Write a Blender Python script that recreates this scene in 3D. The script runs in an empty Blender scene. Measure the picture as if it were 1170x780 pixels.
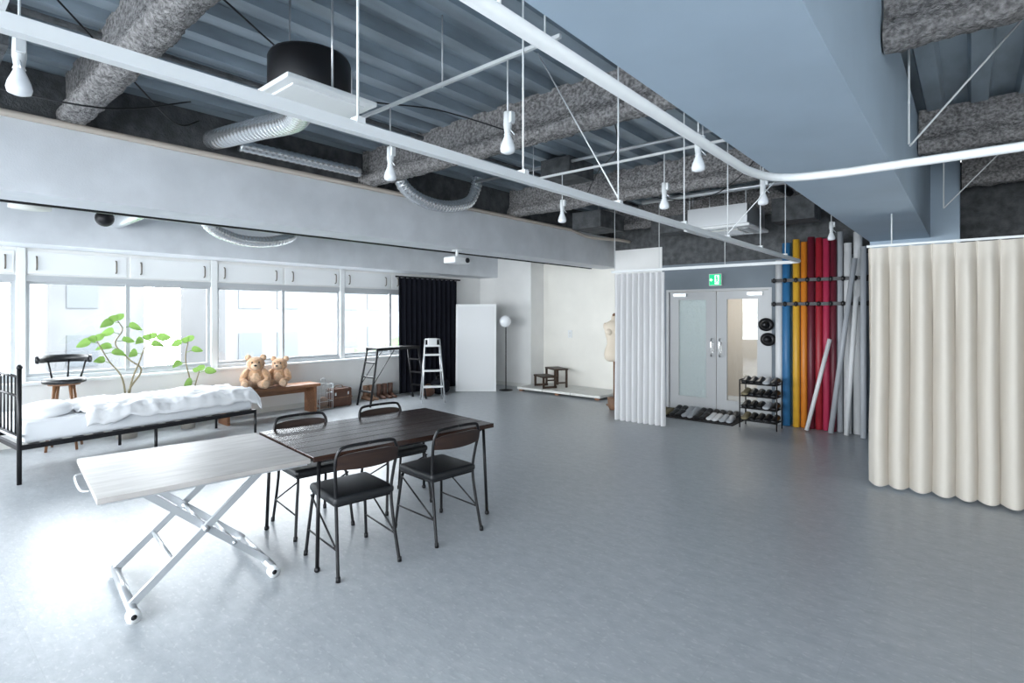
import bpy, bmesh, math, random
from mathutils import Vector, Matrix, Euler, noise
random.seed(7)
scene = bpy.context.scene
D = math.radians

# ------------------------------------------------------------ materials
def new_mat(name):
    m = bpy.data.materials.new(name); m.use_nodes = True
    nt = m.node_tree
    return m, nt, nt.nodes['Principled BSDF']

def mat(name, col, rough=0.5, metal=0.0, var=0.0, vscale=8.0, bump=0.0, bscale=60.0, spec=0.5, trans=0.0, col2=None, stretch=None, sheen=0.0):
    m, nt, p = new_mat(name)
    p.inputs['Base Color'].default_value = (*col, 1)
    p.inputs['Roughness'].default_value = rough
    p.inputs['Metallic'].default_value = metal
    p.inputs['Specular IOR Level'].default_value = spec
    if sheen: p.inputs['Sheen Weight'].default_value = sheen
    tc = nt.nodes.new('ShaderNodeTexCoord')
    mp = nt.nodes.new('ShaderNodeMapping')
    nt.links.new(tc.outputs['Object'], mp.inputs['Vector'])
    if stretch: mp.inputs['Scale'].default_value = stretch
    if var > 0 or col2:
        n = nt.nodes.new('ShaderNodeTexNoise'); n.inputs['Scale'].default_value = vscale
        n.inputs['Detail'].default_value = 6
        nt.links.new(mp.outputs[0], n.inputs['Vector'])
        r = nt.nodes.new('ShaderNodeValToRGB')
        c2 = col2 if col2 else tuple(max(0, c*(1-var)) for c in col)
        c1 = col if col2 else tuple(min(1, c*(1+var*0.5)) for c in col)
        r.color_ramp.elements[0].position = 0.35; r.color_ramp.elements[0].color = (*c2, 1)
        r.color_ramp.elements[1].position = 0.65; r.color_ramp.elements[1].color = (*c1, 1)
        nt.links.new(n.outputs['Fac'], r.inputs[0]); nt.links.new(r.outputs[0], p.inputs['Base Color'])
    if bump > 0:
        n2 = nt.nodes.new('ShaderNodeTexNoise'); n2.inputs['Scale'].default_value = bscale
        n2.inputs['Detail'].default_value = 5
        nt.links.new(mp.outputs[0], n2.inputs['Vector'])
        b = nt.nodes.new('ShaderNodeBump'); b.inputs['Strength'].default_value = bump; b.inputs['Distance'].default_value = 0.02
        nt.links.new(n2.outputs['Fac'], b.inputs['Height']); nt.links.new(b.outputs[0], p.inputs['Normal'])
    return m

def cloth_mat(name, col, trans=0.3):
    m, nt, p = new_mat(name)
    p.inputs['Base Color'].default_value = (*col, 1); p.inputs['Roughness'].default_value = 0.9
    p.inputs['Specular IOR Level'].default_value = 0.1
    t = nt.nodes.new('ShaderNodeBsdfTranslucent'); t.inputs[0].default_value = (*col, 1)
    mx = nt.nodes.new('ShaderNodeMixShader'); mx.inputs[0].default_value = trans
    out = nt.nodes['Material Output']
    n = nt.nodes.new('ShaderNodeTexNoise'); n.inputs['Scale'].default_value = 250
    b = nt.nodes.new('ShaderNodeBump'); b.inputs['Strength'].default_value = 0.15; b.inputs['Distance'].default_value = 0.005
    nt.links.new(n.outputs['Fac'], b.inputs['Height']); nt.links.new(b.outputs[0], p.inputs['Normal'])
    nt.links.new(p.outputs[0], mx.inputs[1]); nt.links.new(t.outputs[0], mx.inputs[2]); nt.links.new(mx.outputs[0], out.inputs[0])
    return m

def glass_mat(name, tint=(0.95, 0.98, 1.0), gloss=0.06, rough=0.02):
    m = bpy.data.materials.new(name); m.use_nodes = True; nt = m.node_tree
    nt.nodes.remove(nt.nodes['Principled BSDF'])
    t = nt.nodes.new('ShaderNodeBsdfTransparent'); t.inputs[0].default_value = (*tint, 1)
    g = nt.nodes.new('ShaderNodeBsdfGlossy'); g.inputs['Roughness'].default_value = rough
    mx = nt.nodes.new('ShaderNodeMixShader'); mx.inputs[0].default_value = gloss
    nt.links.new(t.outputs[0], mx.inputs[1]); nt.links.new(g.outputs[0], mx.inputs[2])
    nt.links.new(mx.outputs[0], nt.nodes['Material Output'].inputs[0])
    return m

def floor_mat():
    m, nt, p = new_mat('vinyl_floor')
    tc = nt.nodes.new('ShaderNodeTexCoord')
    n1 = nt.nodes.new('ShaderNodeTexNoise'); n1.inputs['Scale'].default_value = 9; n1.inputs['Detail'].default_value = 8; n1.inputs['Roughness'].default_value = 0.7
    mp = nt.nodes.new('ShaderNodeMapping'); mp.inputs['Scale'].default_value = (1, 1.8, 1)
    nt.links.new(tc.outputs['Object'], mp.inputs[0]); nt.links.new(mp.outputs[0], n1.inputs['Vector'])
    r = nt.nodes.new('ShaderNodeValToRGB')
    r.color_ramp.elements[0].position = 0.3; r.color_ramp.elements[0].color = (0.305, 0.33, 0.355, 1)
    r.color_ramp.elements[1].position = 0.7; r.color_ramp.elements[1].color = (0.405, 0.43, 0.455, 1)
    nt.links.new(n1.outputs['Fac'], r.inputs[0])
    n2 = nt.nodes.new('ShaderNodeTexNoise'); n2.inputs['Scale'].default_value = 26; n2.inputs['Detail'].default_value = 4
    nt.links.new(mp.outputs[0], n2.inputs['Vector'])
    r2 = nt.nodes.new('ShaderNodeValToRGB')
    r2.color_ramp.elements[0].position = 0.58; r2.color_ramp.elements[0].color = (0, 0, 0, 1)
    r2.color_ramp.elements[1].position = 0.66; r2.color_ramp.elements[1].color = (1, 1, 1, 1)
    nt.links.new(n2.outputs['Fac'], r2.inputs[0])
    mx = nt.nodes.new('ShaderNodeMix'); mx.data_type = 'RGBA'
    sc = nt.nodes.new('ShaderNodeMath'); sc.operation = 'MULTIPLY'; sc.inputs[1].default_value = 0.4
    nt.links.new(r2.outputs[0], sc.inputs[0]); nt.links.new(sc.outputs[0], mx.inputs[0])
    nt.links.new(r.outputs[0], mx.inputs[6]); mx.inputs[7].default_value = (0.53, 0.545, 0.555, 1)
    br = nt.nodes.new('ShaderNodeTexBrick'); br.inputs['Scale'].default_value = 1.0
    br.inputs['Brick Width'].default_value = 0.9; br.inputs['Row Height'].default_value = 0.45
    br.inputs['Mortar Size'].default_value = 0.0015
    br.inputs['Color1'].default_value = (1, 1, 1, 1); br.inputs['Color2'].default_value = (0.97, 0.97, 0.975, 1); br.inputs['Mortar'].default_value = (0.90, 0.90, 0.90, 1)
    nt.links.new(tc.outputs['Object'], br.inputs['Vector'])
    mu = nt.nodes.new('ShaderNodeMix'); mu.data_type = 'RGBA'; mu.blend_type = 'MULTIPLY'; mu.inputs[0].default_value = 1
    nt.links.new(mx.outputs[2], mu.inputs[6]); nt.links.new(br.outputs['Color'], mu.inputs[7])
    nt.links.new(mu.outputs[2], p.inputs['Base Color'])
    p.inputs['Roughness'].default_value = 0.32
    p.inputs['Specular IOR Level'].default_value = 0.5
    b = nt.nodes.new('ShaderNodeBump'); b.inputs['Strength'].default_value = 0.08; b.inputs['Distance'].default_value = 0.01
    nt.links.new(n2.outputs['Fac'], b.inputs['Height']); nt.links.new(b.outputs[0], p.inputs['Normal'])
    return m

def wood_mat(name, c1, c2, rough=0.35, scale=3.0, axis='Y'):
    m, nt, p = new_mat(name)
    tc = nt.nodes.new('ShaderNodeTexCoord'); mp = nt.nodes.new('ShaderNodeMapping')
    mp.inputs['Scale'].default_value = {'Y': (12, 1, 12), 'X': (1, 12, 12), 'Z': (12, 12, 1)}[axis]
    n = nt.nodes.new('ShaderNodeTexNoise'); n.inputs['Scale'].default_value = scale; n.inputs['Detail'].default_value = 8
    n.inputs['Distortion'].default_value = 0.6
    nt.links.new(tc.outputs['Object'], mp.inputs[0]); nt.links.new(mp.outputs[0], n.inputs['Vector'])
    r = nt.nodes.new('ShaderNodeValToRGB')
    r.color_ramp.elements[0].position = 0.3; r.color_ramp.elements[0].color = (*c1, 1)
    r.color_ramp.elements[1].position = 0.7; r.color_ramp.elements[1].color = (*c2, 1)
    nt.links.new(n.outputs['Fac'], r.inputs[0]); nt.links.new(r.outputs[0], p.inputs['Base Color'])
    p.inputs['Roughness'].default_value = rough
    b = nt.nodes.new('ShaderNodeBump'); b.inputs['Strength'].default_value = 0.1; b.inputs['Distance'].default_value = 0.005
    nt.links.new(n.outputs['Fac'], b.inputs['Height']); nt.links.new(b.outputs[0], p.inputs['Normal'])
    return m

M = {}
M['floor'] = floor_mat()
M['white_wall'] = mat('white_wall_paint', (0.80, 0.80, 0.79), 0.7, var=0.04, vscale=2, bump=0.05, bscale=120)
M['cream_wall'] = mat('cream_wall_paint', (0.81, 0.79, 0.735), 0.7, var=0.04, vscale=2, bump=0.05, bscale=120)
M['beam_white'] = mat('beam_white_paint', (0.68, 0.705, 0.74), 0.75, var=0.08, vscale=3, bump=0.1, bscale=90)
M['blue'] = mat('beam_blue_grey_paint', (0.41, 0.51, 0.61), 0.7, var=0.05, vscale=2, bump=0.05, bscale=120)  # white paint; the bluish light on it is mixed into the base colour
M['bluewall'] = mat('blue_grey_wall_paint', (0.19, 0.225, 0.26), 0.7, var=0.08, vscale=2)
M['deck'] = mat('galvanised_deck', (0.34, 0.405, 0.46), 0.45, metal=0.25, var=0.25, vscale=5, stretch=(1, .3, 1))
M['spray'] = mat('sprayed_rockwool', (0.40, 0.385, 0.38), 1.0, col2=(0.15, 0.145, 0.145), vscale=40, bump=1.0, bscale=55, spec=0.1)
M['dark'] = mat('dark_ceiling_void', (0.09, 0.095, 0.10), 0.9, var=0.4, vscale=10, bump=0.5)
M['white'] = mat('white_enamel', (0.76, 0.775, 0.78), 0.4)
M['rail'] = mat('rail_white_enamel', (0.66, 0.68, 0.69), 0.45)
M['offwhite'] = mat('offwhite_plastic', (0.68, 0.68, 0.65), 0.5)
M['frame'] = mat('window_frame_aluminium', (0.48, 0.50, 0.52), 0.4, metal=0.2)
M['handle'] = mat('brown_handle_metal', (0.16, 0.14, 0.12), 0.4, metal=0.6)
M['black'] = mat('black_iron', (0.012, 0.012, 0.014), 0.4, metal=0.4)
M['leather'] = mat('black_vinyl', (0.010, 0.011, 0.013), 0.38, bump=0.1, bscale=150)
M['blackcloth'] = mat('black_cloth', (0.012, 0.013, 0.019), 0.95, spec=0.1, bump=0.1, bscale=300)
M['darkwood'] = wood_mat('dark_walnut', (0.014, 0.008, 0.007), (0.055, 0.028, 0.021), 0.2)
M['chairwood'] = wood_mat('chair_plywood', (0.016, 0.009, 0.008), (0.038, 0.020, 0.014), 0.3)
M['benchwood'] = wood_mat('bench_wood', (0.17, 0.075, 0.035), (0.30, 0.14, 0.07), 0.45)
M['stepwood'] = wood_mat('step_dark_wood', (0.03, 0.017, 0.012), (0.07, 0.04, 0.025), 0.45)
M['stoolwood'] = wood_mat('stool_wood', (0.14, 0.065, 0.03), (0.24, 0.12, 0.06), 0.4, axis='Z')
M['palewood'] = mat('pale_worn_laminate', (0.46, 0.44, 0.425), 0.36, col2=(0.36, 0.34, 0.325), vscale=4, stretch=(6, 1, 1))
M['silver'] = mat('silver_tube', (0.60, 0.62, 0.64), 0.3, metal=0.7)
M['duct'] = mat('spiral_duct', (0.80, 0.82, 0.84), 0.24, metal=0.85)
M['mattress'] = mat('mattress_white', (0.70, 0.72, 0.75), 0.9, bump=0.1)
M['linen'] = mat('white_linen', (0.74, 0.75, 0.77), 0.95, bump=0.45, bscale=9)
M['beige_curtain'] = cloth_mat('beige_curtain_cloth', (0.66, 0.615, 0.55), 0.10)
M['white_curtain'] = cloth_mat('white_sheer_cloth', (0.80, 0.80, 0.81), 0.3)
M['glass'] = glass_mat('clear_glass')
M['fur'] = mat('teddy_fur', (0.60, 0.35, 0.19), 1.0, var=0.3, vscale=30, bump=0.9, bscale=120, sheen=0.5)
M['fur2'] = mat('teddy_fur_light', (0.72, 0.50, 0.33), 1.0, var=0.2, vscale=30, bump=0.9, bscale=120, sheen=0.5)
M['leaf'] = cloth_mat('leaf_green', (0.20, 0.34, 0.09), 0.3)
M['stem'] = mat('stem_brown', (0.20, 0.17, 0.10), 0.8)
M['terracotta'] = mat('pot_ceramic', (0.45, 0.42, 0.38), 0.6)
M['soil'] = mat('soil', (0.04, 0.03, 0.02), 1.0)
M['suit'] = mat('brown_leather', (0.10, 0.045, 0.028), 0.5, var=0.3)
M['tan'] = mat('tan_leather', (0.22, 0.12, 0.07), 0.6, var=0.3)
M['conduit'] = mat('beige_conduit', (0.36, 0.32, 0.28), 0.6)
M['doorp'] = mat('door_paint', (0.50, 0.51, 0.52), 0.4)
M['chrome'] = mat('chrome', (0.8, 0.8, 0.8), 0.15, metal=1)
M['mannequin'] = mat('mannequin_cloth', (0.70, 0.61, 0.50), 0.9)
M['teal'] = mat('teal_fabric', (0.05, 0.16, 0.19), 0.9)
M['redwood'] = wood_mat('red_wood', (0.12, 0.03, 0.015), (0.25, 0.07, 0.035), 0.4, axis='Z')
M['corr'] = mat('corridor_beige', (0.60, 0.55, 0.49), 0.8)
M['mat'] = mat('door_mat_fibre', (0.02, 0.018, 0.018), 1.0, var=0.4, vscale=60, bump=0.5)
for k, c in dict(r_white=(0.68, 0.69, 0.70), r_blue=(0.03, 0.15, 0.33), r_yellow=(0.66, 0.36, 0.03), r_maroon=(0.12, 0.012, 0.025), r_red=(0.33, 0.018, 0.03), r_pink=(0.42, 0.03, 0.08), r_orange=(0.62, 0.20, 0.02), r_grey=(0.38, 0.40, 0.43), r_teal=(0.03, 0.20, 0.25)).items():
    M[k] = mat('paper_' + k[2:], c, 0.45)
def emis(name, col, s):
    m, nt, p = new_mat(name); p.inputs['Base Color'].default_value = (*col, 1)
    p.inputs['Emission Color'].default_value = (*col, 1); p.inputs['Emission Strength'].default_value = s
    return m
M['green'] = emis('exit_sign_green', (0.0, 0.50, 0.20), 0.9)
M['signwhite'] = emis('exit_sign_white', (0.9, 1.0, 0.95), 0.9)
M['bulb'] = mat('bulb_glass', (0.80, 0.82, 0.85), 0.15)
m = bpy.data.materials.new('frosted_glass'); m.use_nodes = True; nt = m.node_tree
p = nt.nodes['Principled BSDF']; p.inputs['Base Color'].default_value = (0.66, 0.72, 0.73, 1); p.inputs['Roughness'].default_value = 0.3
t = nt.nodes.new('ShaderNodeBsdfTranslucent'); t.inputs[0].default_value = (0.72, 0.84, 0.88, 1)
mx = nt.nodes.new('ShaderNodeMixShader'); mx.inputs[0].default_value = 0.4
vn = nt.nodes.new('ShaderNodeTexVoronoi'); vn.inputs['Scale'].default_value = 45
bp = nt.nodes.new('ShaderNodeBump'); bp.inputs['Strength'].default_value = .6; bp.inputs['Distance'].default_value = .02
nt.links.new(vn.outputs[0], bp.inputs['Height']); nt.links.new(bp.outputs[0], p.inputs['Normal'])
nt.links.new(p.outputs[0], mx.inputs[1]); nt.links.new(t.outputs[0], mx.inputs[2]); nt.links.new(mx.outputs[0], nt.nodes['Material Output'].inputs[0])
M['frost'] = m

# ------------------------------------------------------------ mesh builder
def catmull(pts, n=8, closed=False):
    P = [Vector(p) for p in pts]; out = []
    for i in range(len(P)-1):
        p0 = P[max(i-1, 0)]; p1 = P[i]; p2 = P[i+1]; p3 = P[min(i+2, len(P)-1)]
        for k in range(n):
            t = k/n
            out.append(0.5*((2*p1)+(-p0+p2)*t+(2*p0-5*p1+4*p2-p3)*t*t+(-p0+3*p1-3*p2+p3)*t**3))
    out.append(P[-1]); return out

class B:
    def __init__(s):
        s.v = []; s.f = []; s.mi = []; s.sm = []; s.mats = []
    def m(s, k):
        k = M[k]
        if k not in s.mats: s.mats.append(k)
        return s.mats.index(k)
    def add(s, vs, fs, k, smooth=False):
        o = len(s.v); mi = s.m(k)
        s.v += [tuple(v) for v in vs]
        for f in fs:
            s.f.append(tuple(i+o for i in f)); s.mi.append(mi); s.sm.append(smooth)
    def box(s, c, d, k, rot=(0, 0, 0), bev=0.0, seg=2):
        bm = bmesh.new(); bmesh.ops.create_cube(bm, size=1)
        bmesh.ops.scale(bm, vec=Vector(d), verts=bm.verts)
        if bev > 0:
            bmesh.ops.bevel(bm, geom=list(bm.edges), offset=bev, segments=seg, affect='EDGES', profile=0.5)
        R = Euler(rot).to_matrix(); c = Vector(c)
        bm.verts.index_update()
        s.add([R @ v.co + c for v in bm.verts], [[v.index for v in f.verts] for f in bm.faces], k, bev > 0 and seg > 2)
        bm.free()
    def bx(s, x0, x1, y0, y1, z0, z1, k, bev=0.0):
        s.box(((x0+x1)/2, (y0+y1)/2, (z0+z1)/2), (abs(x1-x0), abs(y1-y0), abs(z1-z0)), k, bev=bev)
    def tube(s, pts, r, k, n=10, caps=True, closed=False):
        P = [Vector(p) for p in pts]; N = len(P)
        rr = r if isinstance(r, (list, tuple)) else [r]*N
        vs = []; fs = []
        up = None
        for i in range(N):
            if closed: d = P[(i+1) % N]-P[i-1]
            else: d = P[min(i+1, N-1)]-P[max(i-1, 0)]
            d.normalize()
            if up is None:
                up = Vector((0, 0, 1)) if abs(d.z) < 0.9 else Vector((1, 0, 0))
            u = (up - d*up.dot(d))
            if u.length < 1e-5: u = d.orthogonal()
            u.normalize(); w = d.cross(u); up = u
            for j in range(n):
                a = 2*math.pi*(j+0.5)/n
                vs.append(P[i]+(u*math.cos(a)+w*math.sin(a))*rr[i])
        for i in range(N if closed else N-1):
            i2 = (i+1) % N
            for j in range(n):
                fs.append((i*n+j, i*n+(j+1) % n, i2*n+(j+1) % n, i2*n+j))
        if caps and not closed:
            fs.append(tuple(range(n))[::-1]); fs.append(tuple((N-1)*n+j for j in range(n)))
        s.add(vs, fs, k, n > 4)
    def cyl(s, p0, p1, r, k, r2=None, n=16):
        s.tube([p0, p1], [r, r if r2 is None else r2], k, n)
    def ell(s, c, r, k, rot=(0, 0, 0), seg=16, rings=10, power=1.0):
        vs = []; fs = []; R = Euler(rot).to_matrix(); c = Vector(c)
        def sp(x): return math.copysign(abs(x)**power, x)
        for i in range(rings+1):
            ph = -math.pi/2+math.pi*i/rings
            for j in range(seg):
                th = 2*math.pi*j/seg
                v = Vector((r[0]*sp(math.cos(ph))*sp(math.cos(th)), r[1]*sp(math.cos(ph))*sp(math.sin(th)), r[2]*sp(math.sin(ph))))
                vs.append(R @ v + c)
        for i in range(rings):
            for j in range(seg):
                fs.append((i*seg+j, i*seg+(j+1) % seg, (i+1)*seg+(j+1) % seg, (i+1)*seg+j))
        s.add(vs, fs, k, True)
    def lathe(s, prof, c, k, n=24, sx=1, sy=1, smooth=True):
        vs = []; fs = []
        for r, z in prof:
            for j in range(n):
                a = 2*math.pi*j/n
                vs.append((c[0]+r*sx*math.cos(a), c[1]+r*sy*math.sin(a), c[2]+z))
        for i in range(len(prof)-1):
            for j in range(n):
                fs.append((i*n+j, i*n+(j+1) % n, (i+1)*n+(j+1) % n, (i+1)*n+j))
        fs.append(tuple(range(n))[::-1]); fs.append(tuple((len(prof)-1)*n+j for j in range(n)))
        s.add(vs, fs, k, smooth)
    def grid(s, fn, nu, nv, k, smooth=True):
        vs = [fn(i/nu, j/nv) for i in range(nu+1) for j in range(nv+1)]
        fs = [(i*(nv+1)+j, (i+1)*(nv+1)+j, (i+1)*(nv+1)+j+1, i*(nv+1)+j+1) for i in range(nu) for j in range(nv)]
        s.add(vs, fs, k, smooth)
    def done(s, name, loc=(0, 0, 0), rz=0.0):
        me = bpy.data.meshes.new(name)
        me.from_pydata(s.v, [], s.f)
        for mm in s.mats: me.materials.append(mm)
        me.polygons.foreach_set('material_index', s.mi)
        me.polygons.foreach_set('use_smooth', s.sm)
        me.update()
        o = bpy.data.objects.new(name, me); scene.collection.objects.link(o)
        o.location = loc; o.rotation_euler = (0, 0, rz)
        return o
def copy(o, name, loc, rz):
    c = o.copy(); c.name = name; scene.collection.objects.link(c); c.location = loc; c.rotation_euler = (0, 0, rz); return c

# ------------------------------------------------------------ room dims
XW = -8.6; XR = 3.2; YB = -2.6; YF = 9.35; YD = 8.6; ZC = 3.4
b = B(); b.bx(XW-0.2, XR+0.2, YB-0.2, YF+1.6, -0.15, 0, 'floor'); b.done('floor')

# ceiling deck
b = B(); prof = []
x = XW-0.1
while x < XR+0.1:
    prof += [(x, 0), (x+0.11, 0), (x+0.13, 0.075), (x+0.28, 0.075)]
    x += 0.30
    prof += [(x, 0)]
vs = []; fs = []
for (px, pz) in prof:
    vs += [(px, YB-0.1, ZC+pz), (px, YF+0.1, ZC+pz)]
for i in range(len(prof)-1):
    fs.append((2*i, 2*i+1, 2*i+3, 2*i+2))
b.add(vs, fs, 'deck')
b.bx(XW-0.2, XR+0.2, YB-0.2, YF+1.6, ZC+0.08, ZC+0.2, 'dark')
b.done('ceiling')

# window wall
ZS, ZT, ZL = 0.77, 2.0, 2.38
posts = [-1.11, 1.04, 3.19, 5.34, 7.49]
b = B()
b.bx(XW-0.2, XW, YB, YF, 0, ZS-0.04, 'white_wall')
b.bx(XW-0.2, XW, YB, YF, ZL, ZC+0.08, 'white_wall')
b.bx(XW-0.2, XW, YB, posts[0]-0.04, ZS-0.04, ZL, 'white_wall')
b.bx(XW-0.2, XW, posts[-1]+0.04, YF, ZS-0.04, ZL, 'white_wall')
b.done('wall_left')
b = B(); b.bx(XW, XW+0.55, YB, 8.9, ZL, ZC, 'beam_white'); b.done('ceiling_beam_over_windows')
b = B(); b.bx(XW-0.2, XW+0.10, posts[0]-0.04, posts[-1]+0.04, ZS-0.04, ZS, 'white', 0.006); b.done('trim_1')
b = B(); b.bx(XW, XW+0.015, YB, 8.9, 0, 0.08, 'offwhite'); b.done('baseboard_left')
for i in range(4):
    y0, y1 = posts[i], posts[i+1]
    b = B(); xo, xi = XW-0.13, XW-0.01
    b.bx(xo, xi+0.02, y0-0.045, y0+0.04, ZS, ZL, 'white', 0.004)
    if i == 3: b.bx(xo, xi+0.02, y1-0.04, y1+0.04, ZS, ZL, 'white', 0.004)
    b.bx(xo, xi, y0+0.04, y1-0.045, ZS, ZS+0.05, 'frame')
    b.bx(xo, xi, y0+0.04, y1-0.045, ZT-0.02, ZT+0.05, 'frame')
    b.bx(xo+0.02, xi-0.02, y0+0.04, y1-0.045, ZT+0.05, ZL, 'white_wall')
    ym = (y0+y1)/2
    b.bx(xi-0.02, xi, y0+0.06, ym-0.02, ZT+0.07, ZL-0.04, 'white', 0.004)
    b.bx(xi-0.02, xi, ym+0.02, y1-0.06, ZT+0.07, ZL-0.04, 'white', 0.004)
    for hy in (ym-0.14, ym+0.14, y0+0.14, y1-0.14):
        b.tube(catmull([(xi, hy, ZT+0.12), (xi+0.035, hy, ZT+0.14), (xi+0.035, hy, ZT+0.26), (xi, hy, ZT+0.28)], 5), 0.009, 'handle', 8)
    for (a, c, off) in ((y0+0.04, ym+0.025, 0.0), (ym-0.025, y1-0.045, 0.035)):
        xs = xo+0.03+off
        b.bx(xs, xs+0.03, a, a+0.045, ZS+0.05, ZT-0.02, 'frame')
        b.bx(xs, xs+0.03, c-0.045, c, ZS+0.05, ZT-0.02, 'frame')
        b.bx(xs, xs+0.03, a+0.045, c-0.045, ZS+0.05, ZS+0.09, 'frame')
        b.bx(xs, xs+0.03, a+0.045, c-0.045, ZT-0.05, ZT-0.02, 'frame')
        b.add([(xs+0.015, a+0.045, ZS+0.09), (xs+0.015, c-0.045, ZS+0.09), (xs+0.015, c-0.045, ZT-0.05), (xs+0.015, a+0.045, ZT-0.05)], [(0, 1, 2, 3)], 'glass')
    b.done('window_%d' % (i+1))

# far wall, column, pier
b = B(); b.bx(XW-0.2, -4.0, YF, YF+0.2, 0, ZC+0.08, 'cream_wall'); b.done('wall_far')
b = B(); b.bx(XW, -7.1, 8.9, YF, 0, ZC, 'white_wall'); b.done('wall_column')
b = B(); b.bx(-4.9, -4.0, YD, YF, 0, 2.72, 'white_wall'); b.bx(-4.9, -4.0, YD, YF, 2.72, ZC, 'dark'); b.done('wall_pier')
b = B(); b.bx(-7.1, -4.9, YF-0.015, YF, 0, 0.08, 'offwhite'); b.bx(XW, -7.1, 8.885, 8.9, 0, 0.08, 'offwhite'); b.done('baseboard_far')
# door wall
DX0, DX1, DZ = -3.92, -2.26, 1.98
b = B()
b.bx(-4.0, DX0, YD, YD+0.15, 0, 2.4, 'bluewall')
b.bx(DX0, DX1, YD, YD+0.15, DZ, 2.4, 'bluewall')
b.bx(DX1, XR, YD, YD+0.15, 0, 2.4, 'bluewall')
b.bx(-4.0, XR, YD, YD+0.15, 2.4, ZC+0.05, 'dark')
b.done('wall_door_side')
b = B(); b.bx(XR, XR+0.2, YB, YF, 0, ZC+0.08, 'white_wall'); b.done('wall_right')
# back wall (behind the camera) with a strip of windows
WB0, WB1 = 0.6, 2.7
b = B()
b.bx(XW-0.2, XR+0.2, YB-0.2, YB, 0, WB0, 'white_wall'); b.bx(XW-0.2, XR+0.2, YB-0.2, YB, WB1, ZC+0.08, 'white_wall')
xs = [-8.6, -7.6, -4.9, -4.7, -2.0, -1.8, 0.9, 1.1, 2.9, 3.2]
for i in range(0, len(xs), 2): b.bx(xs[i], xs[i+1], YB-0.2, YB, WB0, WB1, 'white_wall')
b.done('wall_back')
for i in range(1, len(xs)-1, 2):
    a, c = xs[i], xs[i+1]; b2 = B(); mid = (a+c)/2
    for q in (a+0.02, mid, c-0.02): b2.bx(q-0.025, q+0.025, YB-0.12, YB-0.06, WB0, WB1, 'frame')
    for z in (WB0+.025, WB1-.025): b2.bx(a, c, YB-0.12, YB-0.06, z-0.025, z+0.025, 'frame')
    b2.add([(a, YB-0.09, WB0+.05), (c, YB-0.09, WB0+.05), (c, YB-0.09, WB1-.05), (a, YB-0.09, WB1-.05)], [(0, 1, 2, 3)], 'glass')
    b2.done('window_%d' % (5+i//2))

# corridor behind door
b = B()
b.bx(-4.0, -3.9, YD+0.15, 10.6, 0, 2.4, 'corr'); b.bx(-2.2, -2.1, YD+0.15, 10.6, 0, 2.4, 'corr')
b.bx(-4.0, -2.1, 10.6, 10.7, 0, 2.4, 'corr'); b.bx(-4.0, -2.1, YD+0.15, 10.7, 2.4, 2.45, 'corr')
b.done('wall_corridor')

# big beams
b = B(); b.bx(-5.65, -5.2, YB, YF, 2.47, 3.02, 'beam_white'); b.bx(-5.62, -5.26, YB, YF, 3.02, ZC, 'dark'); b.done('ceiling_beam')
b = B(); b.bx(-0.98, -0.37, YB, 8.15, 2.5, ZC, 'blue'); b.done('blue_ceiling_beam')
b = B(); b.bx(-0.98, -0.10, 8.15, YD, 0, ZC, 'blue'); b.done('wall_blue_column')

# sprayed beams
def spray_beam(y, x0, x1, seed):
    b = B()
    prof = [(-.035, 3.42), (-.03, 3.30), (-.035, 3.18), (-.07, 3.145), (-.092, 3.11), (-.09, 3.06), (-.065, 3.035), (0, 3.025), (.065, 3.035), (.09, 3.06), (.092, 3.11), (.07, 3.145), (.035, 3.18), (.03, 3.30), (.035, 3.42)]
    prof2 = []
    for i in range(len(prof)-1):
        for t in (0, .5): prof2.append((prof[i][0]*(1-t)+prof[i+1][0]*t, prof[i][1]*(1-t)+prof[i+1][1]*t))
    prof2.append(prof[-1])
    n = int((x1-x0)/0.025)
    def fn(u, v):
        p = prof2[min(int(round(v*(len(prof2)-1))), len(prof2)-1)]
        x = x0+(x1-x0)*u
        q = Vector((x*9+seed*13, p[0]*14, p[1]*14))
        d = noise.noise(q)*0.016+noise.noise(q*3.1)*0.018+noise.noise(Vector((x*2+seed, 0, 0)))*0.010
        c = Vector((0, p[0], p[1]-3.10)); L = c.length+1e-6
        dz = c.z/L*d if p[1] < 3.38 else 0
        return (x, y+p[0]+c.y/L*d, p[1]+dz)
    b.grid(fn, n, len(prof2)-1, 'spray')
    return b
k = 0
for y in (0.92, 3.55, 6.1, 8.30):
    for (a, c) in ((-5.25, -0.99), (-0.36, XR)):
        k += 1
        if y > 8 and a > -1: a = -0.08
        o = spray_beam(y if y < 8 or a < -1 else 8.0, a, c, k).done('sprayed_steel_beam')
    if y < 8: spray_beam(y, XW+0.56, -5.63, k+20).done('sprayed_steel_beam')

# ------------------------------------------------------------ rails
b = B()
b.box((-1.52, (YB+6.9)/2, 2.2), (0.032, 6.9-YB, 0.036), 'rail')
b.box(((-1.60-4.05)/2, 7.0, 2.2), (4.05-1.60, 0.032, 0.036), 'rail')
b.tube(catmull([(-1.52, 6.88, 2.2), (-1.53, 6.95, 2.2), (-1.57, 6.99, 2.2), (-1.63, 7.0, 2.2)], 4), 0.02, 'rail', 8)
for y in (-1.6, -0.8, 0.1, 1.0, 1.85, 2.7, 3.62, 4.5, 5.4, 6.3):
    b.cyl((-1.52, y, 2.2), (-1.52, y, ZC+0.05), 0.0045, 'rail', n=8)
    b.box((-1.52, y, 2.225), (0.042, 0.03, 0.02), 'rail')
for x in (-2.4, -3.3, -4.0): b.cyl((x, 7.0, 2.2), (x, 7.0, ZC+0.05), 0.0045, 'rail', n=8)
b.cyl((-1.52, 2.7, 2.25), (-2.3, 2.95, 3.42), 0.0045, 'rail', n=8)
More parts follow.
